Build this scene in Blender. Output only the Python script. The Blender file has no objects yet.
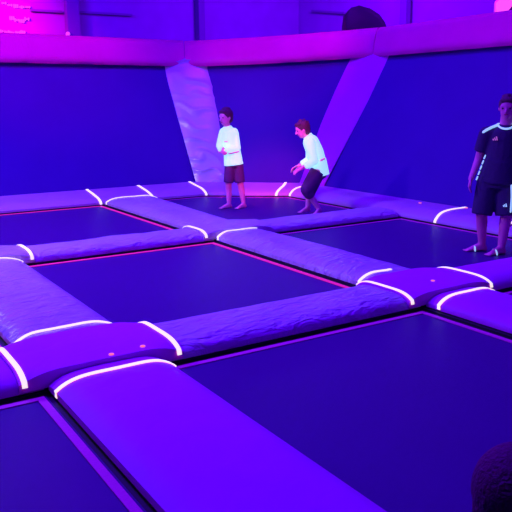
import bpy, bmesh, math, random
from mathutils import Vector, Matrix, noise
random.seed(4)
S = bpy.context.scene
COL = S.collection
V = Vector

# ------------------------------------------------------------------ camera
F_PX, PITCH, ROLL, YAW, EYE = 713.0, math.radians(12.33), math.radians(-.53), math.radians(32.31), 1.62
cy, sy = math.cos(YAW), math.sin(YAW)
fw = V((sy*math.cos(PITCH), cy*math.cos(PITCH), -math.sin(PITCH)))
rr = V((cy, -sy, 0)); uu = rr.cross(fw)
r2 = math.cos(ROLL)*rr + math.sin(ROLL)*uu
u2 = -math.sin(ROLL)*rr + math.cos(ROLL)*uu
cam = bpy.data.cameras.new('camera'); co = bpy.data.objects.new('camera', cam); COL.objects.link(co)
M = Matrix.Identity(4)
for i in range(3):
    M[i][0], M[i][1], M[i][2], M[i][3] = r2[i], u2[i], -fw[i], (0, 0, EYE)[i]
co.matrix_world = M
cam.sensor_width = 36; cam.lens = F_PX/512*36; cam.clip_start = .05; cam.clip_end = 200
S.camera = co

# ------------------------------------------------------------------ materials
def mat(name, base, rough=.5, bump=None, emit=None, estr=0, spec=.4, sheen=0, vary=0, stretch=(1, 1, 1), metal=0, dist=.02):
    m = bpy.data.materials.new(name); m.use_nodes = True
    nt = m.node_tree; b = nt.nodes['Principled BSDF']
    b.inputs['Base Color'].default_value = (*base, 1)
    b.inputs['Roughness'].default_value = rough
    b.inputs['Metallic'].default_value = metal
    b.inputs['Specular IOR Level'].default_value = spec
    if emit:
        b.inputs['Emission Color'].default_value = (*emit, 1); b.inputs['Emission Strength'].default_value = estr
    tc = nt.nodes.new('ShaderNodeTexCoord'); mp = nt.nodes.new('ShaderNodeMapping')
    mp.inputs['Scale'].default_value = stretch
    nt.links.new(tc.outputs['Object'], mp.inputs['Vector'])
    if bump:
        nz = nt.nodes.new('ShaderNodeTexNoise'); nz.inputs['Scale'].default_value = bump[0]; nz.inputs['Detail'].default_value = 3
        nz.inputs['Distortion'].default_value = .6
        bp = nt.nodes.new('ShaderNodeBump'); bp.inputs['Strength'].default_value = bump[1]; bp.inputs['Distance'].default_value = dist
        nt.links.new(mp.outputs[0], nz.inputs['Vector']); nt.links.new(nz.outputs['Fac'], bp.inputs['Height'])
        nt.links.new(bp.outputs[0], b.inputs['Normal'])
    if vary:
        n2 = nt.nodes.new('ShaderNodeTexNoise'); n2.inputs['Scale'].default_value = 1.7; n2.inputs['Detail'].default_value = 6
        cr = nt.nodes.new('ShaderNodeMapRange'); cr.inputs['To Min'].default_value = 1-vary; cr.inputs['To Max'].default_value = 1+vary*.5
        mx = nt.nodes.new('ShaderNodeVectorMath'); mx.operation = 'SCALE'; mx.inputs[0].default_value = base
        nt.links.new(tc.outputs['Object'], n2.inputs['Vector']); nt.links.new(n2.outputs['Fac'], cr.inputs[0])
        nt.links.new(cr.outputs[0], mx.inputs['Scale']); nt.links.new(mx.outputs[0], b.inputs['Base Color'])
    return m
MT = dict(
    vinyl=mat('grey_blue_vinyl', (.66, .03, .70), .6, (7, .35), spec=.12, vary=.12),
    vinyl_sheen=mat('sheen_grey_vinyl', (.60, .40, .70), .34, (6, 1), vary=.3, stretch=(1, 2.4, 1), dist=.045),  # paler base colour carries the light sheen on these pads
    vinyl_hip=mat('creased_grey_vinyl', (.58, .40, .66), .27, (6, .6), spec=.8, vary=.15),
    wall_vinyl=mat('wall_pad_vinyl', (.56, .22, .56), .45, (4, .7), vary=.2, dist=.03),
    mesh=mat('trampoline_mesh', (.068, .002, .175), .40, (260, .25), spec=.18, vary=.12),
    wallmesh=mat('wall_trampoline_mesh', (.066, .002, .27), .6, (260, .2), spec=.12, vary=.12),
    frame=mat('black_steel', (.012, .006, .02), .6),
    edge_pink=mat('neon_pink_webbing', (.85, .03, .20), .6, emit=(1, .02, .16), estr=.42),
    edge_violet=mat('magenta_webbing', (.80, .03, .42), .6, (60, .3)),  # bluer webbing without glow
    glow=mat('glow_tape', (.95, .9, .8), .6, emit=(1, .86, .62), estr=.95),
    band=mat('red_pink_vinyl', (.85, .008, .40), .5, (9, .45), spec=.2, vary=.12, stretch=(3, 3, .5)),
    orange=mat('orange_dot', (1, .2, .1), .5, emit=(1, .18, .25), estr=.8),
    paint=mat('painted_hall_wall', (.40, .02, .50), .8, (3, .15), vary=.2, spec=.1),
    conc=mat('dark_concrete', (.08, .06, .09), .8, (8, .2), vary=.2),
    ceil=mat('dark_ceiling', (.05, .04, .06), .9, (3, .2)),
    skin=mat('skin', (1, .25, .55), .5, (40, .1), vary=.05),
    skin_tan=mat('tanned_skin', (.85, .12, .42), .5, (40, .1), vary=.05),
    hair=mat('dark_hair', (.12, .02, .06), .6, (90, .6)),
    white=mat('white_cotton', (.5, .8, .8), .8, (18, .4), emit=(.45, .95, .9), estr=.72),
    dark=mat('dark_cloth', (.045, .01, .085), .85, (20, .4)),
    darkshort=mat('navy_shorts_cloth', (.12, .015, .14), .85, (20, .4)),
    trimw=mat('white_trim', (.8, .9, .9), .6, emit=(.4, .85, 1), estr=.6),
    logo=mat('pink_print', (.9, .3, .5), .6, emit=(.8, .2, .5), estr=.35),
    eye=mat('eye', (.03, .01, .03), .3),
    lip=mat('lip', (.5, .05, .12), .5),
    black=mat('black_cover', (.03, .008, .045), .6, (6, .5)),
    signpink=mat('lit_pink_panel', (.9, .25, .3), .5, emit=(1, .12, .36), estr=.75),
    signrim=mat('magenta_rim', (.8, .1, .7), .5, emit=(.7, .05, .8), estr=.5),
    fleck=mat('pale_pink_letter', (.9, .5, .8), .5, emit=(1, .10, .75), estr=.5),
    column=mat('painted_column', (.22, .02, .30), .7, (6, .2)),
)

# ------------------------------------------------------------------ helpers
def tag(o, label=None, cat=None, group=None, kind=None):
    if label: o['label'] = label
    if cat: o['category'] = cat
    if group: o['group'] = group
    if kind: o['kind'] = kind
    return o
def obj(name, bm, m, parent=None, smooth=True):
    me = bpy.data.meshes.new(name); bmesh.ops.recalc_face_normals(bm, faces=bm.faces); bm.to_mesh(me); bm.free()
    if smooth:
        for p in me.polygons: p.use_smooth = True
        me.set_sharp_from_angle(angle=math.radians(55))
    me.materials.append(MT[m] if isinstance(m, str) else m)
    o = bpy.data.objects.new(name, me); COL.objects.link(o)
    if parent: o.parent = parent; o.matrix_parent_inverse = Matrix.Translation(-parent.location)
    return o
def empty(name, loc):
    o = bpy.data.objects.new(name, None); o.empty_display_size = .2; COL.objects.link(o); o.location = loc; return o
def box(bm, x0, x1, y0, y1, z0, z1):
    vs = [bm.verts.new((x, y, z)) for z in (z0, z1) for y in (y0, y1) for x in (x0, x1)]
    for f in ((0, 1, 3, 2), (4, 5, 7, 6), (0, 1, 5, 4), (2, 3, 7, 6), (0, 2, 6, 4), (1, 3, 7, 5)):
        bm.faces.new([vs[i] for i in f])
def beam(bm, a, b, w, h=None, up=V((0, 0, 1))):
    """square bar from a to b"""
    a, b = V(a), V(b); h = h or w
    d = (b-a).normalized(); s = d.cross(up)
    if s.length < .01: s = d.cross(V((1, 0, 0)))
    s.normalize(); t = s.cross(d)
    vs = [bm.verts.new(p+s*i*w/2+t*j*h/2) for p in (a, b) for i, j in ((-1, -1), (1, -1), (1, 1), (-1, 1))]
    for f in ((3, 2, 1, 0), (4, 5, 6, 7), (0, 1, 5, 4), (1, 2, 6, 5), (2, 3, 7, 6), (3, 0, 4, 7)):
        bm.faces.new([vs[i] for i in f])

def grid_slab(top, bot, nu, nv):
    """closed slab from two functions of u,v in 0..1"""
    bm = bmesh.new()
    T = [[bm.verts.new(top(i/nu, j/nv)) for j in range(nv+1)] for i in range(nu+1)]
    B = [[bm.verts.new(bot(i/nu, j/nv)) for j in range(nv+1)] for i in range(nu+1)]
    for i in range(nu):
        for j in range(nv):
            bm.faces.new((T[i][j], T[i+1][j], T[i+1][j+1], T[i][j+1]))
            bm.faces.new((B[i][j], B[i][j+1], B[i+1][j+1], B[i+1][j]))
    for i in range(nu):
        bm.faces.new((T[i][0], B[i][0], B[i+1][0], T[i+1][0])); bm.faces.new((T[i][nv], T[i+1][nv], B[i+1][nv], B[i][nv]))
    for j in range(nv):
        bm.faces.new((T[0][j], T[0][j+1], B[0][j+1], B[0][j])); bm.faces.new((T[nu][j], B[nu][j], B[nu][j+1], T[nu][j+1]))
    return bm
def prof(t): s = 2*t-1; return 1-abs(s)**4.5
def bil(c, u, v):
    a, b, d, e = [V(p) for p in c]    # p(0,0) p(1,0) p(1,1) p(0,1)
    return a*(1-u)*(1-v)+b*u*(1-v)+d*u*v+e*(1-u)*v
ZB, ZT, CR = .018, .058, .062
def pad_top(c, hub=False, crease=.004, lift=0):
    def f(u, v):
        p = bil(c, u, v)
        h = prof(u) if not hub else 1-(1-prof(u))*(1-prof(v))
        n = noise.noise(V((p[0]*5, p[1]*5, 3.1)))*crease + noise.noise(V((p[0]*1.7, p[1]*1.7, .4)))*crease*1.5
        e = min(1, 6*min(u, 1-u))
        # short rounding at the two ends of the run
        r = 0 if hub else -.03*max(0, 1-min(v, 1-v)*((V(c[3])-V(c[0])).length)/.05)**2
        return V((p[0], p[1], ZT+CR*h+n*e+r*.5+lift))
    return f
def flat_pad(name, c, m, hub=False, crease=.004, nu=18, nv=40, lift=0, parent=None, zb=ZB):
    c = [(*p, 0) if len(p) == 2 else p for p in c]
    t = pad_top(c, hub, crease, lift)
    bm = grid_slab(t, lambda u, v: V((*bil(c, u, v)[:2], zb)), nu, nv)
    o = obj(name, bm, m, parent)
    return o, t
def ribbon(pts, width, parent, name='glow_strip', m='glow', lift=.006, side=None):
    """flat tape laid along a list of points, thickness upward"""
    bm = bmesh.new(); rows = []
    for i, p in enumerate(pts):
        d = (pts[min(i+1, len(pts)-1)]-pts[max(i-1, 0)]).normalized()
        s = side.normalized()
        n = s.cross(d).normalized()
        if n.z < -.3: n = -n
        q = p+n*lift
        rows.append([bm.verts.new(q+s*width/2+n*.003), bm.verts.new(q-s*width/2+n*.003), bm.verts.new(q-s*width/2-n*.003), bm.verts.new(q+s*width/2-n*.003)])
    for a, b in zip(rows, rows[1:]):
        for k in range(4): bm.faces.new((a[k], a[(k+1) % 4], b[(k+1) % 4], b[k]))
    bm.faces.new(rows[0]); bm.faces.new(rows[-1][::-1])
    return obj(name, bm, m, parent)
def strip_u(top, v, parent, side, w=.030, u0=0, u1=1, drop=.03, lift=.006, n=22, v1=None):
    """glow tape across the pad (along u) at v, hanging over the edges"""
    P = [top(u0+(u1-u0)*i/n, v+((v1 if v1 is not None else v)-v)*i/n) for i in range(n+1)]
    out0 = (P[0]-P[1]); out0.z = 0; out0.normalize(); out1 = (P[-1]-P[-2]); out1.z = 0; out1.normalize()
    if u0 == 0: P.insert(0, P[0]+out0*.008-V((0, 0, drop)))
    if u1 == 1: P.append(P[-1]+out1*.008-V((0, 0, drop)))
    return ribbon(P, w, parent, side=side, lift=lift)

# ------------------------------------------------------------------ setting
bm = bmesh.new(); box(bm, -10, 14.4, -7, 20, -.65, -.5); tag(obj('floor', bm, 'conc', smooth=False), kind='structure')
bm = bmesh.new(); box(bm, -10, 14.4, -7, 20, 6.2, 6.4); tag(obj('ceiling', bm, 'ceil', smooth=False), kind='structure')
bm = bmesh.new(); box(bm, -10, 14.4, 20, 20.2, -.65, 6.4); tag(obj('wall_back', bm, 'paint', smooth=False), kind='structure')
bm = bmesh.new(); box(bm, 14.4, 14.6, -7, 20.2, -.65, 6.4); tag(obj('wall_right', bm, 'paint', smooth=False), kind='structure')
bm = bmesh.new(); box(bm, -10.2, -10, -7, 20.2, -.65, 6.4); tag(obj('wall_left', bm, 'paint', smooth=False), kind='structure')
bm = bmesh.new(); box(bm, -10.2, 14.6, -7.2, -7, -.65, 6.4); tag(obj('wall_front', bm, 'paint', smooth=False), kind='structure')
# deck carrying the trampolines
bm = bmesh.new()
pl = [(-2.1, -.2), (7.62, -.2), (7.62, 10.05), (6.2, 11.56), (-2.1, 11.56)]
lo = [bm.verts.new((x, y, -.5)) for x, y in pl]; hi = [bm.verts.new((x, y, -.11)) for x, y in pl]
bm.faces.new(lo[::-1]); bm.faces.new(hi)
for i in range(5): bm.faces.new((lo[i], lo[(i+1) % 5], hi[(i+1) % 5], hi[i]))
tag(obj('floor_deck', bm, 'frame', smooth=False), kind='structure')

# ------------------------------------------------------------------ trampolines
def trampoline(poly, label, m_edge, group='floor trampolines'):
    """poly: outline of the woven bed (the outer edge of the webbing)"""
    cx = sum(p[0] for p in poly)/len(poly); cyy = sum(p[1] for p in poly)/len(poly)
    t = empty('trampoline', (cx, cyy, -.11)); tag(t, label, 'trampoline', group)
    n = len(poly)
    def off(d):
        out = []
        for i in range(n):
            a, b, c = V(poly[i-1]), V(poly[i]), V(poly[(i+1) % n])
            d1 = (b-a).normalized(); d2 = (c-b).normalized()
            n1 = V((d1.y, -d1.x)); n2 = V((d2.y, -d2.x))
            k = 1+n1.dot(n2)
            out.append(b+(n1+n2)*d/k)
        return out
    def ring(name, d0, d1, z0, z1, m):
        bm = bmesh.new(); A = off(d0); B = off(d1)
        L = [[bm.verts.new((p.x, p.y, z)) for p in q] for q in (A, B) for z in (z0, z1)]
        for i in range(n):
            j = (i+1) % n
            for a, b in ((0, 1), (1, 3), (3, 2), (2, 0)):
                bm.faces.new((L[a][i], L[a][j], L[b][j], L[b][i]))
        return obj(name, bm, m, t, smooth=False)
    bm = bmesh.new(); P = off(.015)
    a = [bm.verts.new((p.x, p.y, 0)) for p in P]; b = [bm.verts.new((p.x, p.y, -.012)) for p in P]
    bm.faces.new(a); bm.faces.new(b[::-1])
    for i in range(n): bm.faces.new((a[i], b[i], b[(i+1) % n], a[(i+1) % n]))
    obj('woven_bed', bm, 'mesh', t, smooth=False)
    e = ring('edge_webbing', -.045, 0, .001, .006, m_edge)
    e['label'] = 'neon pink edge webbing' if m_edge == 'edge_pink' else 'magenta edge webbing'
    ring('frame', .05, .13, -.11, .010, 'frame')
    ring('spring_cover', .012, .055, -.02, -.006, 'frame')
    return t
XA0, XA1 = -1.2, .99
XB0, XB1 = 1.73, 3.94
XC0, XC1 = 4.65, 6.90
Y0 = [(.6, 3.81), (4.46, 7.15), (7.74, 10.79)]
def rect(x0, x1, y): return [(x0, y[0]), (x1, y[0]), (x1, y[1]), (x0, y[1])]
trampoline(rect(XA0, XA1, Y0[0]), 'floor trampoline in the bottom left corner with a magenta edge line', 'edge_violet')
trampoline(rect(XA0, XA1, Y0[1]), 'floor trampoline cut off at the left frame edge beyond the front left junction pad', 'edge_pink')
trampoline(rect(XA0, XA1, Y0[2]), 'back floor trampoline outside the left frame edge', 'edge_pink')
trampoline(rect(XB0, XB1, Y0[0]), 'large dark blue floor trampoline filling the front right, empty, magenta edge line', 'edge_violet')
trampoline(rect(XB0, XB1, Y0[1]), 'empty floor trampoline in the middle of the picture with a pink edge line', 'edge_pink')
trampoline(rect(XB0, XB1, Y0[2]), 'empty back left floor trampoline below the left slanted wall', 'edge_pink')
trampoline(rect(XC0, XC1, Y0[0]), 'floor trampoline beyond the right front pad, mostly outside the frame', 'edge_violet')
trampoline(rect(XC0, XC1, Y0[1]), 'floor trampoline at the right with the man in dark clothes standing on it', 'edge_violet')
trampoline([(XC0, 7.74), (XC1, 7.74), (XC1, 9.88), (5.76, 10.79), (4.66, 10.79)], 'back floor trampoline with a cut corner, carrying the two boys in white shirts', 'edge_violet')

# ------------------------------------------------------------------ floor pads
XL2, XR2 = 1.03, 1.75
XL1, XR1 = 4.0, 4.67
A2 = (3.87, 4.48); A1 = (7.21, 7.76)
ex, ey = V((1, 0, 0)), V((0, 1, 0))
def run(name, c, m, label, cat='pad', strips=(), side=ey, crease=.004, nv=40):
    o, t = flat_pad(name, c, m, crease=crease, nv=nv)
    tag(o, label, cat, 'safety pads between the floor trampolines')
    for (v, u0, u1) in strips: strip_u(t, v, o, side, u0=u0, u1=u1)
    return o
def ypad(x0, x1, y0, y1, x0b=None, x1b=None):    # runs along y; u across x
    return [(x0, y0), (x1, y0), (x1 if x1b is None else x1b, y1), (x0 if x0b is None else x0b, y1)]
def xpad(x0, x1, y0, y1):                          # runs along x; u across y
    return [(x0, y0), (x0, y1), (x1, y1), (x1, y0)]
P = 'safety_pad'
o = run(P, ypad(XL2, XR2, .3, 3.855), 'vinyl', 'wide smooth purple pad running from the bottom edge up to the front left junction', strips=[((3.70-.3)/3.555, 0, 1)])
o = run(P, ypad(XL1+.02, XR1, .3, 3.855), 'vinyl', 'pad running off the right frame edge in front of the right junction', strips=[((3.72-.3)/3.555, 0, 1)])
o = run(P, ypad(XL2, XR2, 4.50, 7.195), 'vinyl_sheen', 'creased paler pad at the left edge, between the two left junctions', strips=[(.045, 0, 1), (.985, 0, 1)], crease=.009)
o = run(P, ypad(XL1, XR1, 4.50, 7.195), 'vinyl_sheen', 'creased pad in the middle of the picture running toward the right junction', strips=[(.05, 0, .55), (.985, 0, .8)], crease=.008)
o = run(P, ypad(XL1, XR1, 7.78, 10.82, XL1, 4.88), 'vinyl_sheen', 'pad between the back left trampoline and the boys\' trampoline', strips=[(.975, 0, 1)], crease=.004)
def orange_dot(x, y, z, par, r=.016):
    bm = bmesh.new(); bmesh.ops.create_cone(bm, cap_ends=True, segments=12, radius1=r, radius2=r, depth=.006, matrix=Matrix.Translation((x, y, z)))
    obj('reflector_dot', bm, 'orange', par, smooth=False)
o = run(P, ypad(XL2, XR2, 7.78, 10.82), 'vinyl_sheen', 'back pad outside the left frame edge', crease=.006)
o = run(P, xpad(-1.3, XL2-.02, *A1), 'vinyl_sheen', 'pad outside the left frame edge, beyond the creased left pad', side=ex)
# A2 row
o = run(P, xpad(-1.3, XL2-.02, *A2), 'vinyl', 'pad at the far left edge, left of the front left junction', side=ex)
o = run(P, xpad(XR2+.02, XL1-.02, *A2), 'vinyl_sheen', 'pad between the middle trampoline and the large front right trampoline', side=ex)
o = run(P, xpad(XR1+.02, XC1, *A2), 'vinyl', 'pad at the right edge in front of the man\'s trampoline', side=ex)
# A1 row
o = run(P, xpad(XR2+.02, XL1-.02, *A1), 'vinyl_sheen', 'long creased pad between the back left and middle trampolines', side=ex, crease=.008)
o = run(P, xpad(XR1+.02, XC1, *A1), 'vinyl_sheen', 'pad in front of the boys\' trampoline ending at the right wall', side=ex)
# junctions
def hub(x0, x1, y, label, m='vinyl', dots=(), strips='lrb'):
    o, t = flat_pad('junction_pad', [(x0-.16, y[0]-.01), (x1+.14, y[0]-.01), (x1+.14, y[1]+.015), (x0-.16, y[1]+.015)], m, hub=True, nu=24, nv=24, lift=.016, zb=.03, crease=.003)
    tag(o, label, 'pad', 'junction pads where floor pads meet')
    tv = lambda u, v: t(v, u)
    v1 = 1
    if 'l' in strips: strip_u(tv, .03, o, ex, u1=v1, lift=.004)
    if 'r' in strips: strip_u(tv, .97, o, ex, u1=v1, lift=.004)
    for u, v in dots:
        p = t(u, v); orange_dot(p.x, p.y, p.z+.003, o)
    return o
hub(XL2, XR2, A2, 'large bulging junction pad at the left where four front pads meet', dots=[(.76, .10), (.55, .06)])
hub(XL1, XR1, A2, 'bulging junction pad right of centre where four pads meet, small orange dot on it', dots=[(.5, .35)], strips='lrh')
hub(XL2, XR2, A1, 'junction pad at the left edge below the back left trampoline', 'vinyl_sheen', strips='r')
hub(XL1, XR1, A1, 'junction pad at the centre left, in front of the boys\' trampoline', 'vinyl_sheen', strips='l')

# ------------------------------------------------------------------ sloping pads at the foot of the walls
def slope_pad(fa, fb, bb, ba, label, m='wall_vinyl', s0=False, s1=False, crease=.012, zf=.05, zt=.17, dots=(), bulge=.05, sv=None):
    fa, fb, bb, ba = [V((*p, 0)) for p in (fa, fb, bb, ba)]
    cc = [fa, ba, bb, fb]            # u from front to wall, v along
    def top(u, v):
        p = bil(cc, u, v)
        z = zf+(zt-zf)*u+bulge*(1-(1-u)**7)*(1-.5*u)
        d = noise.noise(V((p.x*3.1+p.y*2, p.y*3.1, 1.7)))*crease*min(1, 5*min(u, 1-u)+.1)
        if u == 0: z -= 0
        return V((p.x, p.y, z+d))
    L = (fb-fa).length
    bm = grid_slab(top, lambda u, v: V((*bil(cc, u, v)[:2], .016+.01*u)), 14, max(12, int(L*14)))
    o = obj('wall_base_pad', bm, m); tag(o, label, 'pad', 'pads along the foot of the walls')
    along = (fb-fa).normalized()
    if s0: strip_u(top, .025/L, o, along, w=.040, n=16)
    if s1: strip_u(top, 1-.025/L if sv is None else sv[0], o, along, w=.040, n=16, v1=sv[1] if sv else None)
    for u, v in dots:
        p = top(u, v); orange_dot(p.x, p.y, p.z+.005, o, .022)
    return o
YF, YBk = 10.85, 11.47
P1, P2 = (5.86, 10.82), (6.95, 9.93)
B1, B2 = (6.17, 11.43), (7.52, 9.97)
slope_pad((-1.6, YF), (3.97, YF), (3.97, YBk), (-1.6, YBk), 'long creased pad along the foot of the left slanted wall', s1=True)
slope_pad((3.99, YF), (4.88, YF), (4.88, YBk), (3.99, YBk), 'short wall foot pad between two glowing strips, left of the standing boy', s1=True)
slope_pad((4.90, YF), P1, (5.87, YBk-.01), (4.90, YBk), 'wall foot pad left of the standing boy, ending below the left corner pad', s1=True)
slope_pad((5.88, 10.80), (6.94, 9.95), (7.51, 9.99), (5.89, 11.45), 'foot pad of the middle wall behind the two boys', s1=True, sv=(.86, .78))
slope_pad((6.95, 9.91), (6.95, 6.61), (7.52, 6.61), (7.53, 9.95), 'long foot pad of the right wall behind the crouching boy, orange dot on it', s0=True, dots=[(.75, .80)], zt=.12, bulge=.10)
slope_pad((6.95, 6.59), (6.95, 5.46), (7.52, 5.46), (7.52, 6.59), 'right wall foot pad beside the man, between two curved glowing strips', s0=True, s1=True, dots=[(.93, .06)], zt=.12, bulge=.11)
slope_pad((6.95, 5.44), (6.95, 1.6), (7.52, 1.6), (7.52, 5.44), 'right wall foot pad behind the man at the frame edge', zt=.12, bulge=.10)

# ------------------------------------------------------------------ slanted wall trampolines
WL = [V((-2.0, 11.5, .16)), V((6.19, 11.46, .16)), V((6.35, 12.5, 2.28)), V((-2.0, 12.62, 2.28))]
WM = [V((6.22, 11.46, .16)), V((7.55, 10.0, .16)), V((8.65, 9.72, 2.38)), V((6.38, 12.5, 2.28))]
WR = [V((7.55, 9.97, .16)), V((7.55, 1.6, .16)), V((8.72, 1.6, 2.38)), V((8.67, 9.70, 2.38))]
def wall_tramp(q, label):
    t = empty('wall_trampoline', ((q[0]+q[1])/2).to_tuple()[:2]+(-.5,)); tag(t, label, 'wall trampoline', 'slanted wall trampolines')
    n = (q[1]-q[0]).cross(q[3]-q[0]).normalized()
    if n.z < 0: n = -n               # leaning outwards: the inner face looks up
    bm = grid_slab(lambda u, v: bil(q, u, v)+n*(-.012*math.sin(math.pi*u)*math.sin(math.pi*v)), lambda u, v: bil(q, u, v)-n*.03, 12, 8)
    obj('woven_bed', bm, 'wallmesh', t)
    bm = bmesh.new(); k = n*-.09
    beam(bm, q[0]+k, q[1]+k, .08); beam(bm, q[3]+k, q[2]+k, .08)
    for s in (0.02, .98): beam(bm, q[0].lerp(q[1], s)+k, q[3].lerp(q[2], s)+k, .08)
    obj('frame', bm, 'frame', t, smooth=False)
    N = max(2, int((q[1]-q[0]).length/1.8))
    for i in range(N+1):
        s = .04+.92*i/N
        T = q[3].lerp(q[2], s)+k*2.0
        out = V((-n.x, -n.y, 0)) if True else n
        bm = bmesh.new(); g = V((T.x, T.y, -.5)); beam(bm, g, T, .08); obj('post', bm, 'frame', t, smooth=False)
    return n
nL = wall_tramp(WL, 'left slanted wall trampoline, wide dark blue panel')
nM = wall_tramp(WM, 'middle slanted wall trampoline behind the two boys')
nR = wall_tramp(WR, 'right slanted wall trampoline, dark blue, behind the man')

def corner_pad(b0, b1, t0, t1, nrm, label, folds, m):
    b0, b1, t0, t1 = map(V, (b0, b1, t0, t1))
    c = [b0, b1, t1, t0]
    def top(u, v):
        d = .03+.03*prof(u)
        if folds:
            p = v*52+u*3+noise.noise(V((u*2, v*7, .3)))*5
            d += .055*(1-abs(math.sin(p/2)))**2*min(1, max(0, noise.noise(V((u*1.5+4, v*4, 2)))*1.5+.7))*min(1, 8*min(u, 1-u))
        return bil(c, u, v)+nrm*d
    bm = grid_slab(top, lambda u, v: bil(c, u, v)+nrm*.012, 14, 170 if folds else 30)
    return tag(obj('corner_pad', bm, m), label, 'pad', 'corner pads between the slanted walls')
n1 = (nL+nM).normalized(); n2 = (nM+nR).normalized()
corner_pad((5.96, 11.42, .15), (6.46, 11.15, .15), (5.92, 12.60, 2.37), (6.75, 12.24, 2.38), n1, 'creased grey corner pad slanting between the left and middle walls, behind the standing boy', True, 'vinyl_hip')
corner_pad((7.36, 10.17, .15), (7.53, 9.70, .15), (8.43, 10.20, 2.46), (8.78, 9.34, 2.47), n2, 'smooth purple corner pad slanting between the middle and right walls, right of the crouching boy', False, 'vinyl')

# ------------------------------------------------------------------ pink rail pads on top of the walls
def rail(a, b, nrm, label, na=None, nb=None, sag=.0, h0=.52, h1=.5, seed=0):
    a, b = V(a), V(b); d = (b-a); L = d.length
    nn = V((nrm.x, nrm.y, 0)).normalized()
    def mitre(o):
        if o is None: return nn
        m = (nn+V((o.x, o.y, 0)).normalized()).normalized(); return m/m.dot(nn)
    ma, mb = mitre(na), mitre(nb)
    def surf(off):
        def f(u, v):
            p = a.lerp(b, v); h = h0+(h1-h0)*v
            s = 2*u-1
            ins = off*(1-abs(s)**5)*1.0
            w = noise.noise(V((v*L*3+seed, u*1.5, .2)))*.014+noise.noise(V((v*L*9+seed, u*.8, 5)))*.006
            bot = -sag*math.sin(math.pi*v)
            z = h*u+bot*(1)-.03
            return p+ma.lerp(mb, v)*(.10*1+ins+(w if off > 0 else 0)-.16*u)+V((0, 0, z))
        return f
    bm = grid_slab(surf(.07), surf(-.05), 12, int(L*16))
    return tag(obj('rail_pad', bm, 'band'), label, 'pad', 'padded rails on top of the walls')
rail(WL[3]+V((0, 0, .03)), V((6.34, 12.50, 2.28)), nL, 'bright pink padded rail on top of the left wall', nb=nM, h0=.50, h1=.48, seed=1)
rail((6.35, 12.495, 2.27), (8.655, 9.715, 2.36), nM, 'pink padded rail on top of the middle wall', na=nL, nb=nR, sag=.02, h0=.48, h1=.50, seed=5)
rail((8.66, 9.705, 2.36), (8.72, 1.6, 2.37), nR, 'darker magenta padded rail on top of the right wall', na=nM, h0=.50, h1=.50, seed=9)

# ------------------------------------------------------------------ hall behind
def pt(px, py, **k):
    """point of the place seen along a picture ray, at a given x, y or z plane"""
    d = fw*F_PX+r2*(px-256)-u2*(py-256); o = V((0, 0, EYE))
    if 'y' in k: t = (k['y'])/d.y
    elif 'x' in k: t = k['x']/d.x
    else: t = (k['z']-EYE)/d.z
    return o+d*t
def hall_column(px, label, w=.28):
    p = pt(px, 15, y=19.8) if px < 296 else pt(px, 15, x=14.2)
    bm = bmesh.new(); box(bm, p.x-w/2, p.x+w/2, p.y-.12, p.y+.12, -.5, 6.2)
    tag(obj('wall_column', bm, 'column', smooth=False), label, 'column', 'columns of the hall')
hall_column(72, 'dark column against the back wall near the upper left corner', .34)
hall_column(200, 'thin dark column on the back wall above the left corner pad', .2)
hall_column(405, 'faint thin column on the far right wall behind the rail', .16)
for (xa, xb, py, lab) in ((78, 132, 12, 'thin dark pipe on the back wall right of the upper left column'), (30, 62, 10, 'short dark pipe on the back wall left of the upper left column')):
    a = pt(xa, py, y=19.93); b = pt(xb, py, y=19.93); b.z = a.z
    bm = bmesh.new(); beam(bm, a, b, .06); tag(obj('wall_pipe', bm, 'column', smooth=False), lab, 'pipe', 'pipes on the far walls')
a = pt(312, 11, x=14.33); b = pt(345, 13, x=14.33)
bm = bmesh.new(); beam(bm, a, b, .06); tag(obj('wall_pipe', bm, 'column', smooth=False), 'thin dark pipe on the far wall left of the dark hood', 'pipe', 'pipes on the far walls')
# pale marks at the upper left: rows of unreadable lettering on boards
for k, (rows, lab) in enumerate((([(4, 3), (10, 5), (16, 6), (22, 7), (28, 7)], 'upper row of small pale pink lettering in the upper left corner'),
                              ([(12, 18), (17, 20), (22, 21), (27, 19)], 'middle row of small pale pink lettering at the upper left'),
                              ([(1, 31), (7, 32), (12, 33), (18, 33), (23, 32)], 'lowest row of small pale pink lettering, just above the left rail'))):
    c = pt(rows[2][0], rows[2][1], y=19.9); t = empty('wall_lettering', (c.x, 19.98, c.z)); tag(t, lab, 'lettering', 'rows of pale lettering')
    for (px, py) in rows:
        p = pt(px, py, y=19.95); bm = bmesh.new()
        for q in range(3):
            dx = (q-1)*.045; h = random.uniform(.03, .10)
            box(bm, p.x+dx-.010, p.x+dx+.010, 19.94, 19.995, p.z-h/2, p.z+h/2)
        obj('letter_mark', bm, 'fleck', t, smooth=False)
p = pt(68, 34, y=19.6); bm = bmesh.new(); bmesh.ops.create_uvsphere(bm, u_segments=12, v_segments=8, radius=.06, matrix=Matrix.Translation(p))
beam(bm, p, (p.x, 19.7, p.z), .03)
tag(obj('wall_light', bm, 'fleck'), 'tiny pale pink light on the upper left column', 'light')
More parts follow.
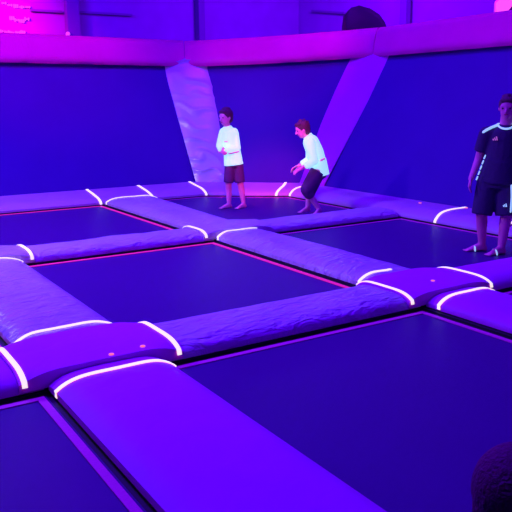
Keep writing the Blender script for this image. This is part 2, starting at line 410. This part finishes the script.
# dark hood behind the pink rail
c0 = pt(346, 25, z=2.9); 
def hood():
    L_ = 12.6
    A = V((0, 0, EYE))
    d = (fw*F_PX+r2*(364-256)-u2*(20-256)).normalized()
    c = A+d*13.6
    rx = V((r2.x, r2.y, 0)).normalized(); ry = V((-rx.y, rx.x, 0))
    out = [(-.36, -.5), (-.37, -.1), (-.35, .08), (-.26, .19), (-.12, .225), (.08, .17), (.24, .07), (.34, -.06), (.40, -.2), (.40, -.5)]
    bm = bmesh.new(); R = []
    for k, (t, s) in enumerate(((-.26, .86), (-.2, 1), (.2, 1), (.26, .86))):
        R.append([bm.verts.new(c+rx*x*s+ry*t+V((0, 0, (z+.5)*s-.5))) for x, z in out])
    for a, b in zip(R, R[1:]):
        for i in range(len(out)):
            j = (i+1) % len(out); bm.faces.new((a[i], a[j], b[j], b[i]))
    bm.faces.new(R[0]); bm.faces.new(R[-1][::-1])
    t = empty('equipment_hood', (c.x, c.y, -.5)); tag(t, 'dark rounded hood sticking up behind the pink rail, right of centre', 'hood')
    obj('cover', bm, 'black', t)
    bm = bmesh.new(); beam(bm, (c.x, c.y, -.5), (c.x, c.y, c.z-.5), .14); box(bm, c.x-.3, c.x+.3, c.y-.3, c.y+.3, -.5, -.45)
    obj('stand', bm, 'frame', t, smooth=False)
hood()
# pink lit panel at the top right corner
def sign():
    d = (fw*F_PX+r2*(505-256)-u2*(6-256)).normalized(); c = V((0, 0, EYE))+d*14.2
    rx = V((r2.x, r2.y, 0)).normalized(); ry = V((-rx.y, rx.x, 0))
    t = empty('hanging_sign', (c.x, c.y, 6.2)); tag(t, 'glowing pink rounded panel at the top right corner above the rail', 'sign')
    s = 14.2/F_PX*.93
    o1 = [(-8, -8.5), (-8, 3), (-5, 6), (-1, 7.5), (9, 8.5), (24, 8), (24, 2), (8, 2), (3, -4), (0, -8)]
    def plate(o, d0, d1, sc=1, cx=0):
        bm = bmesh.new(); A = [bm.verts.new(c+rx*x*s*sc+ry*d0+V((0, 0, z*s*sc))) for x, z in o]; B = [bm.verts.new(c+rx*x*s*sc+ry*d1+V((0, 0, z*s*sc))) for x, z in o]
        bm.faces.new(A); bm.faces.new(B[::-1])
        for i in range(len(o)): j = (i+1) % len(o); bm.faces.new((A[i], B[i], B[j], A[j]))
        return bm
    obj('lit_panel', plate(o1, -.04, .04), 'signpink', t, smooth=False)
    o2 = [(-9, -9.2), (-9, 4), (-6, 7), (-1, 9), (9, 10), (25, 9.5), (25, 2), (9, 2), (3, -5), (0, -9.2)]
    obj('rim', plate(o2, .045, .09), 'signrim', t, smooth=False)
    o3 = [(3.5, -5), (8.2, 1.6), (25, 1.6), (25, -7), (6, -7)]
    obj('dark_side', plate(o3, -.05, .08), 'black', t, smooth=False)
    bm = bmesh.new()
    for x in (-5, 20): q = c+rx*x*s; beam(bm, (q.x, q.y, c.z+6*s), (q.x, q.y, 6.2), .02)
    obj('hanger', bm, 'frame', t, smooth=False)
sign()

# ------------------------------------------------------------------ people
def ball(bm, c, r, sc=(1, 1, 1), rot=None, seg=18):
    m = Matrix.Translation(c) @ (rot.to_4x4() if rot else Matrix.Identity(4)) @ Matrix.Diagonal((*[r*s for s in sc], 1))
    bmesh.ops.create_uvsphere(bm, u_segments=seg, v_segments=seg//2+2, radius=1, matrix=m)
def limb(bm, a, b, ra, rb, caps=True, flat=1.0, wide=None, seg=16):
    """tapered limb; flat<1 squashes it perpendicular to direction 'wide'"""
    a, b = V(a), V(b); d = (b-a).normalized()
    w = V(wide) if wide is not None else (V((0, 0, 1)) if abs(d.z) < .8 else V((1, 0, 0)))
    w = (w-d*w.dot(d)).normalized(); t = d.cross(w)
    R = []
    for p, r in ((a, ra), (b, rb)):
        R.append([bm.verts.new(p+(w*math.cos(2*math.pi*i/seg)+t*flat*math.sin(2*math.pi*i/seg))*r) for i in range(seg)])
    for i in range(seg): j = (i+1) % seg; bm.faces.new((R[0][i], R[0][j], R[1][j], R[1][i]))
    bm.faces.new(R[0][::-1]); bm.faces.new(R[1])
    if caps:
        rot = Matrix((w, t, d)).transposed()
        ball(bm, a, ra, (1, flat, flat), rot, seg); ball(bm, b, rb, (1, flat, flat), rot, seg)
def chain(bm, pts, caps=True, flat=1.0, wide=None):
    for (a, ra), (b, rb) in zip(pts, pts[1:]): limb(bm, a, b, ra, rb, caps, flat, wide)
def melt(o, vox, smooth=3):
    m = o.modifiers.new('remesh', 'REMESH'); m.mode = 'VOXEL'; m.voxel_size = vox; m.use_smooth_shade = True
    s = o.modifiers.new('smooth', 'SMOOTH'); s.factor = .5; s.iterations = smooth
    return o
def add_hand(bm, wrist, direc, palm_n, thumb_side, s=1.0, curl=.5):
    """palm, four unequal bent fingers and a thumb leaving the side of the palm"""
    d = V(direc).normalized(); n = V(palm_n); n = (n-d*n.dot(d)).normalized(); t = V(thumb_side); t = (t-d*t.dot(d)-n*t.dot(n)).normalized()
    w = V(wrist)
    limb(bm, w, w+d*.075*s, .030*s, .036*s, True, .5, t)
    for k, (off, ln) in enumerate(((.029, .066), (.010, .074), (-.010, .068), (-.028, .054))):
        b = w+d*.072*s+t*off*s; a1 = curl*.5; a2 = curl*1.2; a3 = curl*1.8
        q = b
        for a_, f, r in ((a1, .45, .0095), (a2, .32, .0085), (a3, .23, .0078)):
            e = q+(d*math.cos(a_)+n*math.sin(a_))*ln*f*s; limb(bm, q, e, r*s, r*s*.92, True, seg=8); q = e
    b = w+d*.02*s+t*.028*s; e = b+(d*.6+t*.75+n*.25).normalized()*.038*s; limb(bm, b, e, .012*s, .0105*s, seg=8)
    e2 = e+(d*.9+t*.3+n*.3).normalized()*.03*s; limb(bm, e, e2, .0105*s, .009*s, seg=8)
def add_foot(bm, ankle, toe_dir, s=1.0):
    a = V(ankle); d = V(toe_dir); d.z = 0; d.normalize(); sd = V((-d.y, d.x, 0))
    g = V((a.x, a.y, a.z-.062*s))
    limb(bm, a, g-d*.025*s+V((0, 0, .03*s)), .034*s, .030*s)
    limb(bm, g-d*.025*s+V((0, 0, .028*s)), g+d*.13*s+V((0, 0, .018*s)), .030*s, .030*s, True, .6, sd)
    limb(bm, a+d*.01, g+d*.10*s+V((0, 0, .03*s)), .030*s, .022*s)
    for k in range(5):
        o = (k-2)*.0145*s; L = (.05, .048, .044, .038, .032)[k]
        b = g+d*.135*s+sd*o; limb(bm, b+V((0, 0, .012*s)), b+d*L*.75*s+V((0, 0, .009*s)), .0095*s, .0085*s, seg=8)
def head(bm_body, root, c, face, h, skin, hair_m, long_back=.0, up=V((0, 0, 1))):
    """head of height h centred at c looking along face; returns parts"""
    f = V(face).normalized(); u = (up-f*up.dot(f)).normalized(); s = f.cross(u).normalized()
    rot = Matrix((s, f, u)).transposed()
    P = lambda x, y, z: c+s*x*h+f*y*h+u*z*h
    ball(bm_body, P(0, -.04, .09), h*.41, (.86, 1.03, 1), rot)          # skull
    ball(bm_body, P(0, .06, -.17), h*.30, (.93, .95, 1.05), rot)         # jaw and face
    ball(bm_body, P(0, .17, -.36), h*.13, (1.1, .9, .8), rot)            # chin
    limb(bm_body, P(0, .36, .02), P(0, .42, -.12), h*.035, h*.06)        # nose
    for q in (-1, 1):
        ball(bm_body, P(q*.36, -.03, -.04), h*.10, (.35, .6, 1), rot, 10)
        ball(bm_body, P(q*.15, .31, .11), h*.07, (1.4, .7, .5), rot, 10)  # brow
        bm = bmesh.new(); ball(bm, P(q*.145, .325, .02), h*.045, (1.2, .6, .8), rot, 10); obj('eye', bm, 'eye', root)
    bm = bmesh.new(); ball(bm, P(0, .345, -.25), h*.075, (1.3, .45, .35), rot, 10); obj('mouth', bm, 'lip', root)
    bm = bmesh.new()
    ball(bm, P(0, -.09, .155), h*.425, (.93, 1.02, .98), rot)
    ball(bm, P(0, -.22, -.03), h*.33, (1.0, .8, 1.1+long_back), rot)
    ball(bm, P(0, .20, .36), h*.20, (1.5, .9, .6), rot)
    for k in range(0 if h == .215 else 16):
        a = random.uniform(0, 6.28); b = random.uniform(.1, 1.1)
        ball(bm, P(.36*math.cos(a)*math.sin(b), -.1+.38*math.sin(a)*math.sin(b), .18+.40*math.cos(b)), h*.09, (1, 1, .7), rot, 8)
    o = obj('hair', bm, hair_m, root); melt(o, h*.035, 2)

class Fig:
    """figure laid out in place: r to the right of the picture, d toward the camera, z up, from a spot on the mat"""
    def __init__(s, spot, label, z0=0.0):
        s.o = V((spot[0], spot[1], z0)); s.r = V((r2.x, r2.y, 0)).normalized()
        tow = V((-spot[0], -spot[1], 0)).normalized(); s.r = V((-tow.y, tow.x, 0)); s.d = tow
        s.root = empty('person', s.o); tag(s.root, label, 'person')
    def p(s, r, d, z): return s.o+s.r*r+s.d*d+V((0, 0, z))
    def v(s, r, d, z): return s.r*r+s.d*d+V((0, 0, z))
    def part(s, name, bm, m, vox=None, sm=3, label=None):
        o = obj(name, bm, m, s.root)
        if vox: melt(o, vox, sm)
        if label: o['label'] = label
        return o

# --- standing boy
g = Fig((5.54, 9.33), 'barefoot boy standing upright in a long white shirt, hands together at his waist')
b = bmesh.new(); p, v = g.p, g.v
hc = p(-.13, .03, 1.372)
limb(b, p(-.09, .0, 1.16), p(-.125, .02, 1.31), .052, .048)                    # neck
head(b, g.root, hc, v(-.75, .62, -.08), .245, 'skin', 'hair')
chain(b, [(p(-.085, 0, 1.14), .08), (p(-.07, 0, .98), .09), (p(-.03, 0, .80), .10)], flat=.8, wide=v(1, 0, 0))
limb(b, p(-.17, 0, 1.14), p(.0, 0, 1.14), .045, .045)
hips = [(-.08, 0, .76), (.045, 0, .76)]; knees = [(-.105, .03, .42), (.07, .02, .42)]; ank = [(-.10, -.0, .065), (.125, .0, .065)]
for h_, k_, a_, tv in zip(hips, knees, ank, (v(-.9, .5, 0), v(-.75, .7, 0))):
    chain(b, [(p(*h_), .062), (p(*k_), .050), (p(k_[0]*.6+a_[0]*.4, -.012, .30), .050), (p(*a_), .032)])
    add_foot(b, p(*a_), tv, .95)
# arms: shoulder, elbow, wrist
arms = [((-.175, .02, 1.13), (-.225, .06, .96), (-.215, .15, .91)), ((.0, -.02, 1.13), (.035, .04, .92), (-.13, .16, .89))]
chain(b, [(p(*arms[0][0]), .042), (p(*arms[0][1]), .034), (p(*arms[0][2]), .024)])
chain(b, [(p(*arms[1][0]), .042), (p(*arms[1][1]), .034), (p(*arms[1][2]), .024)])
add_hand(b, p(*arms[0][2]), v(.35, .35, -.35), v(.5, -.6, 0), v(0, .3, 1), .92, .6)
add_hand(b, p(*arms[1][2]), v(-1, .1, .0), v(0, -1, -.2), v(0, 0, 1), .92, .5)
g.part('body', b, 'skin', .0065, 3)
s = bmesh.new()                                                              # shirt
chain(s, [(p(-.085, 0, 1.13), .108), (p(-.075, 0, .98), .120), (p(-.045, .0, .84), .128)], flat=.85, wide=v(1, 0, 0))
limb(s, p(-.045, 0, .90), p(-.02, 0, .665), .126, .148, False, .9, v(1, 0, 0), 24)
limb(s, p(-.165, 0, 1.155), p(-.01, 0, 1.155), .066, .066)
limb(s, p(-.09, .005, 1.14), p(-.108, .01, 1.245), .088, .066, False, .9, v(1, 0, 0))
for A_ in arms: chain(s, [(p(*A_[0]), .064), (p(*A_[1]), .055)]); limb(s, p(*A_[1]), p(*A_[2]), .055, .040)
g.part('shirt', s, 'white', .009, 4)
s = bmesh.new()
limb(s, p(-.015, 0, .74), p(-.015, 0, .64), .115, .130, False, .75, v(1, 0, 0), 24)
for h_, k_ in zip(hips, knees): limb(s, p(h_[0]*.85, h_[1], .74), p(k_[0], k_[1], .40), .080, .076, False, 1, None, 20)
g.part('shorts', s, 'darkshort', .009, 3)
s = bmesh.new(); q = p(-.13, .103, 1.02); limb(s, q-g.r*.028, q+g.r*.028, .010, .010, False); g.part('chest_print', s, 'logo')
s = bmesh.new(); q = p(-.10, .125, .835); limb(s, p(.055, .09, .868), p(-.09, .19, .845), .010, .010); g.part('waist_shadow', s, 'edge_violet'); g.root.children[-1]['label'] = 'narrow mauve strip for the forearm shadow'  # forearm shadow across the waist, built as a thin mauve strip

# --- crouching boy, leaning forward toward the left
g = Fig((6.18, 8.24), 'boy in a white shirt bending forward, seen from the side, hands held low')
b = bmesh.new(); p, v = g.p, g.v
hc = p(-.145, .04, 1.205)
limb(b, p(-.03, 0, 1.04), p(-.11, .02, 1.15), .055, .048)
head(b, g.root, hc, v(-1, .18, -.3), .24, 'skin', 'hair')
chain(b, [(p(-.02, 0, 1.02), .095), (p(.04, 0, .86), .10), (p(.09, 0, .66), .11)], flat=.8, wide=v(0, 1, 0))
limb(b, p(-.02, -.13, 1.03), p(-.02, .14, 1.03), .048, .048)
legs = [((.08, .07, .62), (-.08, .12, .36), (.105, .05, .07)), ((.09, -.07, .62), (-.03, -.09, .33), (-.065, -.05, .075))]
for (h_, k_, a_), tv in zip(legs, (v(-.9, .5, 0), v(-.8, .7, 0))):
    chain(b, [(p(*h_), .085), (p(*k_), .052)]); m_ = [k_[i]*.65+a_[i]*.35 for i in range(3)]
    chain(b, [(p(*k_), .052), (p(*m_), .05), (p(*a_), .033)]); add_foot(b, p(*a_), v(-.45, .9, 0) if a_[0] > 0 else tv, .95)
arms = [((-.03, .15, 1.0), (.03, .22, .78), (-.15, .24, .68)), ((-.03, -.13, 1.0), (-.04, -.16, .76), (-.20, -.1, .68))]
for i, A_ in enumerate(arms):
    chain(b, [(p(*A_[0]), .045), (p(*A_[1]), .036), (p(*A_[2]), .027)])
    add_hand(b, p(*A_[2]), v(-.9, .1, -.45), v(-.2, .2, -1) if False else v(.2, -.5*(1-2*i), -.9), v(-.3, .3, .9), 1.05, .55)
g.part('body', b, 'skin', .0065, 3)
s = bmesh.new()
chain(s, [(p(-.02, 0, 1.02), .135), (p(.04, 0, .88), .142), (p(.075, 0, .74), .145)], flat=.86, wide=v(0, 1, 0))
limb(s, p(.07, 0, .78), p(.115, 0, .55), .142, .150, False, .9, v(0, 1, 0), 24)
limb(s, p(-.02, -.13, 1.03), p(-.02, .14, 1.03), .064, .064)
limb(s, p(-.03, 0, 1.05), p(-.075, .01, 1.13), .085, .066, False)
for A_ in arms:
    limb(s, p(*A_[0]), p(*A_[1]), .066, .060); m_ = [A_[1][i]*.45+A_[2][i]*.55 for i in range(3)]; limb(s, p(*A_[1]), p(*m_), .060, .054)
g.part('shirt', s, 'white', .009, 4)
s = bmesh.new(); ball(s, p(.09, 0, .60), .14, (1, 1, .8))
for h_, k_, a_ in legs: k2 = [h_[i]*-.06+k_[i]*1.06 for i in range(3)]; limb(s, p(*h_), p(*k2), .115, .092, False, 1, None, 20); limb(s, p(*k_), p(*[k_[i]*.8+a_[i]*.2 for i in range(3)]), .085, .08, True)
g.part('shorts', s, 'darkshort', .009, 3)
s = bmesh.new(); limb(s, p(.12, .135, .78), p(.17, .09, .80), .016, .014); g.part('sleeve_print', s, 'logo')

# --- man at the right
g = Fig((6.12, 5.02), 'man at the right in a dark shirt with white collar and shoulder stripes')
b = bmesh.new(); p, v = g.p, g.v
X = .045
hc = p(X+.07, .03, 1.515)
limb(b, p(X+.06, 0, 1.30), p(X+.068, .01, 1.45), .062, .058)
head(b, g.root, hc, v(-.15, 1, -.05), .235, 'skin_tan', 'hair')
chain(b, [(p(X+.06, 0, 1.25), .12), (p(X+.045, 0, 1.08), .135), (p(X+.03, 0, .88), .13)], flat=.72, wide=v(1, 0, 0))
limb(b, p(X-.11, 0, 1.27), p(X+.23, 0, 1.27), .055, .055)
legs = [((X-.07, 0, .84), (X-.125, .05, .46), (-.055, -.02, .07)), ((X+.10, 0, .84), (X+.13, .06, .45), (.14, .10, .07))]
for (h_, k_, a_), tv in zip(legs, (v(-.95, .35, 0), v(-.75, .65, 0))):
    m_ = [k_[i]*.65+a_[i]*.35 for i in range(3)]
    chain(b, [(p(*h_), .095), (p(*k_), .060), (p(m_[0], m_[1]-.02, m_[2]), .060), (p(*a_), .038)]); add_foot(b, p(*a_), tv, 1.1)
arms = [((X-.125, 0, 1.255), (X-.185, -.02, .99), (X-.25, .07, .79)), ((X+.25, 0, 1.255), (X+.31, -.02, .99), (X+.33, .08, .77))]
for i, A_ in enumerate(arms):
    chain(b, [(p(*A_[0]), .052), (p(*A_[1]), .043), (p(*A_[2]), .028)])
    add_hand(b, p(*A_[2]), v(-.12*(1-2*i), .15, -1), v(1-2*i, .1, 0), v(.1, 1, 0), 1.05, .45)
g.part('body', b, 'skin_tan', .0075, 3)
s = bmesh.new()
chain(s, [(p(X+.06, 0, 1.245), .155), (p(X+.05, 0, 1.08), .17), (p(X+.035, 0, .95), .178)], flat=.78, wide=v(1, 0, 0))
limb(s, p(X+.04, 0, .98), p(X+.02, 0, .74), .178, .202, False, .8, v(1, 0, 0), 24)
limb(s, p(X-.11, 0, 1.265), p(X+.235, 0, 1.265), .072, .072)
for A_ in arms:
    m_ = [A_[0][i]*.3+A_[1][i]*.7 for i in range(3)]; limb(s, p(*A_[0]), p(*m_), .075, .075, False)
    ball(s, p(*A_[0]), .075)
g.part('shirt', s, 'dark', .011, 4)
s = bmesh.new(); limb(s, p(X+.02, 0, .86), p(X+.005, 0, .70), .165, .18, False, .8, v(1, 0, 0), 24)
for h_, k_, a_ in legs: limb(s, p(h_[0], 0, .82), p(k_[0]*.95, k_[1], .41), .115, .108, False, 1, None, 20)
g.part('shorts', s, 'dark', .011, 3)
def ring_path(pts, rad, name, m, root=g): 
    s = bmesh.new()
    for a, c in zip(pts, pts[1:]): limb(s, a, c, rad, rad, seg=8)
    return root.part(name, s, m)
ring_path([p(X+.066+.080*math.cos(t), .015+.085*math.sin(t), 1.355-.045*max(0, math.sin(t))) for t in [math.pi*2*k/24 for k in range(25)]], .011, 'collar', 'trimw')
ring_path([p(X-.02, .055, 1.345), p(X-.07, .06, 1.325), p(X-.125, .065, 1.295), p(X-.150, .060, 1.275)], .014, 'shoulder_stripe', 'trimw')
ring_path([p(X+.15, .055, 1.345), p(X+.20, .06, 1.325), p(X+.255, .065, 1.295), p(X+.28, .060, 1.275)], .014, 'shoulder_stripe', 'trimw')
for k in range(5):                                                             # dashed white piping down the side
    z = 1.04-k*.055
    ring_path([p(X-.118-.016*k, .13, z), p(X-.128-.016*k, .13, z-.030)], .0075, 'side_piping', 'trimw')
for k, hgt in enumerate((.016, .028, .040)):                                    # three slanted bars on the chest
    q = p(X-.045+k*.017, .128, 1.195); s = bmesh.new(); beam(s, q, q+g.r*-.010+V((0, 0, hgt)), .011, .008, up=g.d); g.part('chest_mark', s, 'logo')
for k, hgt in enumerate((.014, .024, .034)):
    q = p(X+.095+k*.013, .168, .52); s = bmesh.new(); beam(s, q, q+g.r*-.008+V((0, 0, hgt)), .009, .008, up=g.d); g.part('shorts_mark', s, 'trimw')
ring_path([p(X+.155, .165, .74), p(X+.165, .17, .62), p(X+.165, .17, .47)], .009, 'shorts_stripe', 'trimw')
for (h_, k_, a_), tv in zip(legs, (v(-.95, .35, 0), v(-.75, .65, 0))):
    a = p(*a_); d = tv.normalized(); sd = V((-d.y, d.x, 0))
    ring_path([a+d*.085+sd*.042*math.cos(t)+V((0, 0, -.058+.050*math.sin(t))) for t in [math.pi*k/8 for k in range(9)]], .0075, 'sandal_strap', 'trimw')
    s = bmesh.new(); limb(s, a+V((0, 0, -.064))-d*.04, a+V((0, 0, -.064))+d*.16, .040, .045, True, .12, sd); g.part('sandal_sole', s, 'dark')

# --- child sitting close by at the lower right, mostly outside the frame
g = Fig((1.25, .895), 'person with dark hair close to the camera, cut off by the bottom right corner', z0=.118)
b = bmesh.new(); p, v = g.p, g.v
hc = p(.0, 0, .545)
limb(b, p(0, 0, .34), p(0, 0, .46), .05, .045)
head(b, g.root, hc, v(.35, -1, -.1), .215, 'skin_tan', 'hair', .1)
chain(b, [(p(0, 0, .34), .085), (p(0, .0, .2), .095), (p(0, .0, .09), .10)], flat=.75, wide=v(1, 0, 0))
limb(b, p(-.13, 0, .35), p(.13, 0, .35), .045, .045)
for sgn in (-1, 1):
    chain(b, [(p(.07*sgn, 0, .085), .075), (p(.16*sgn, -.30, .20), .052), (p(.05*sgn, -.42, .07), .036)]); add_foot(b, p(.05*sgn, -.42, .065), v(.2*sgn, -1, 0), .9)
    chain(b, [(p(.14*sgn, 0, .34), .042), (p(.21*sgn, -.08, .17), .035), (p(.16*sgn, -.27, .24), .026)])
    add_hand(b, p(.16*sgn, -.27, .24), v(-.2*sgn, -1, .1), v(0, 0, -1), v(-sgn, 0, 0), .9, .5)
g.part('body', b, 'skin_tan', .008, 3)
s = bmesh.new(); chain(s, [(p(0, 0, .33), .125), (p(0, 0, .13), .135)], flat=.8, wide=v(1, 0, 0)); limb(s, p(-.13, 0, .35), p(.13, 0, .35), .062, .062)
for sgn in (-1, 1): limb(s, p(.14*sgn, 0, .34), p(.20*sgn, -.07, .20), .06, .06, False)
g.part('shirt', s, 'dark', .01, 4)
s = bmesh.new()
for sgn in (-1, 1): limb(s, p(.07*sgn, 0, .095), p(.16*sgn, -.29, .20), .088, .075, False)
ball(s, p(0, 0, .10), .125, (1, .9, .75)); g.part('shorts', s, 'darkshort', .01, 3)
g.root.scale = (1.15, 1.15, 1.15)

# ------------------------------------------------------------------ light
def area(loc, target, size, col, power, size_y=None):
    l = bpy.data.lights.new('hall_lamp', 'AREA'); l.energy = power; l.color = col; l.size = size
    if size_y: l.shape = 'RECTANGLE'; l.size_y = size_y
    o = bpy.data.objects.new('hall_lamp', l); COL.objects.link(o); o.location = loc
    o.rotation_euler = (V(target)-V(loc)).to_track_quat('-Z', 'Y').to_euler(); return o
def spot(loc, target, col, power, ang, blend=.8, r=.3):
    l = bpy.data.lights.new('unseen_spot', 'SPOT'); l.energy = power; l.color = col; l.spot_size = math.radians(ang); l.spot_blend = blend; l.shadow_soft_size = r  # coloured spots out of view, no fixtures built
    o = bpy.data.objects.new('unseen_spot', l); COL.objects.link(o); o.location = loc
    o.rotation_euler = (V(target)-V(loc)).to_track_quat('-Z', 'Y').to_euler(); return o
UV = (.10, 0, 1)
for x, y, e in ((1, 1.5, 90), (5, 1.5, 90), (.3, 6.5, 680), (5.5, 6, 170), (1, 10, 430), (6, 9.5, 270)):
    area((x, y, 6.0), (x, y, 0), 1.4, UV, e, .5)
spot((-1.2, 9.6, 4.6), (1.9, 8.2, 0), (.55, .5, 1), 1000, 100, 1)                # paler lamp at the left
spot((-1.0, 9.0, 3.2), (6.3, 11.6, 1.2), (.6, .5, 1), 700, 22, .8)  # added spot to bring out the left corner pad's creases
area((3, 16.5, 5.8), (4, 20, 2.5), 2, (.06, 0, 1), 800); area((11, 14, 5.8), (13, 18, 2.5), 2, (.16, 0, 1), 900); area((10.5, 8, 5.8), (14.4, 9, 2.5), 2, (.25, 0, 1), 800)
spot((2, 8.5, 5.8), (3.5, 12.6, 2.8), (1, .0, .25), 540, 45)                    # red lamps onto the rails
spot((5, 7.0, 5.8), (7.5, 11.0, 2.9), (1, .0, .25), 420, 36)
spot((5.5, 4.5, 5.8), (8.8, 6.5, 2.9), (1, .0, .4), 90, 50)
spot((-1, 14.5, 5.8), (2.6, 20, 3.5), (1, .0, .3), 17000, 50)
spot((2.2, 3.4, 3.9), (5.85, 8.85, .9), (1, .10, .35), 3000, 13)  # added pink spot to brighten the boys' skin

w = bpy.data.worlds.new('world'); S.world = w; w.use_nodes = True
w.node_tree.nodes['Background'].inputs[0].default_value = (.12, 0, 1, 1); w.node_tree.nodes['Background'].inputs[1].default_value = .05
S.view_settings.view_transform = 'Standard'; S.view_settings.look = 'None'; S.view_settings.exposure = 0; S.view_settings.gamma = 1
S.view_settings.use_curve_mapping = False
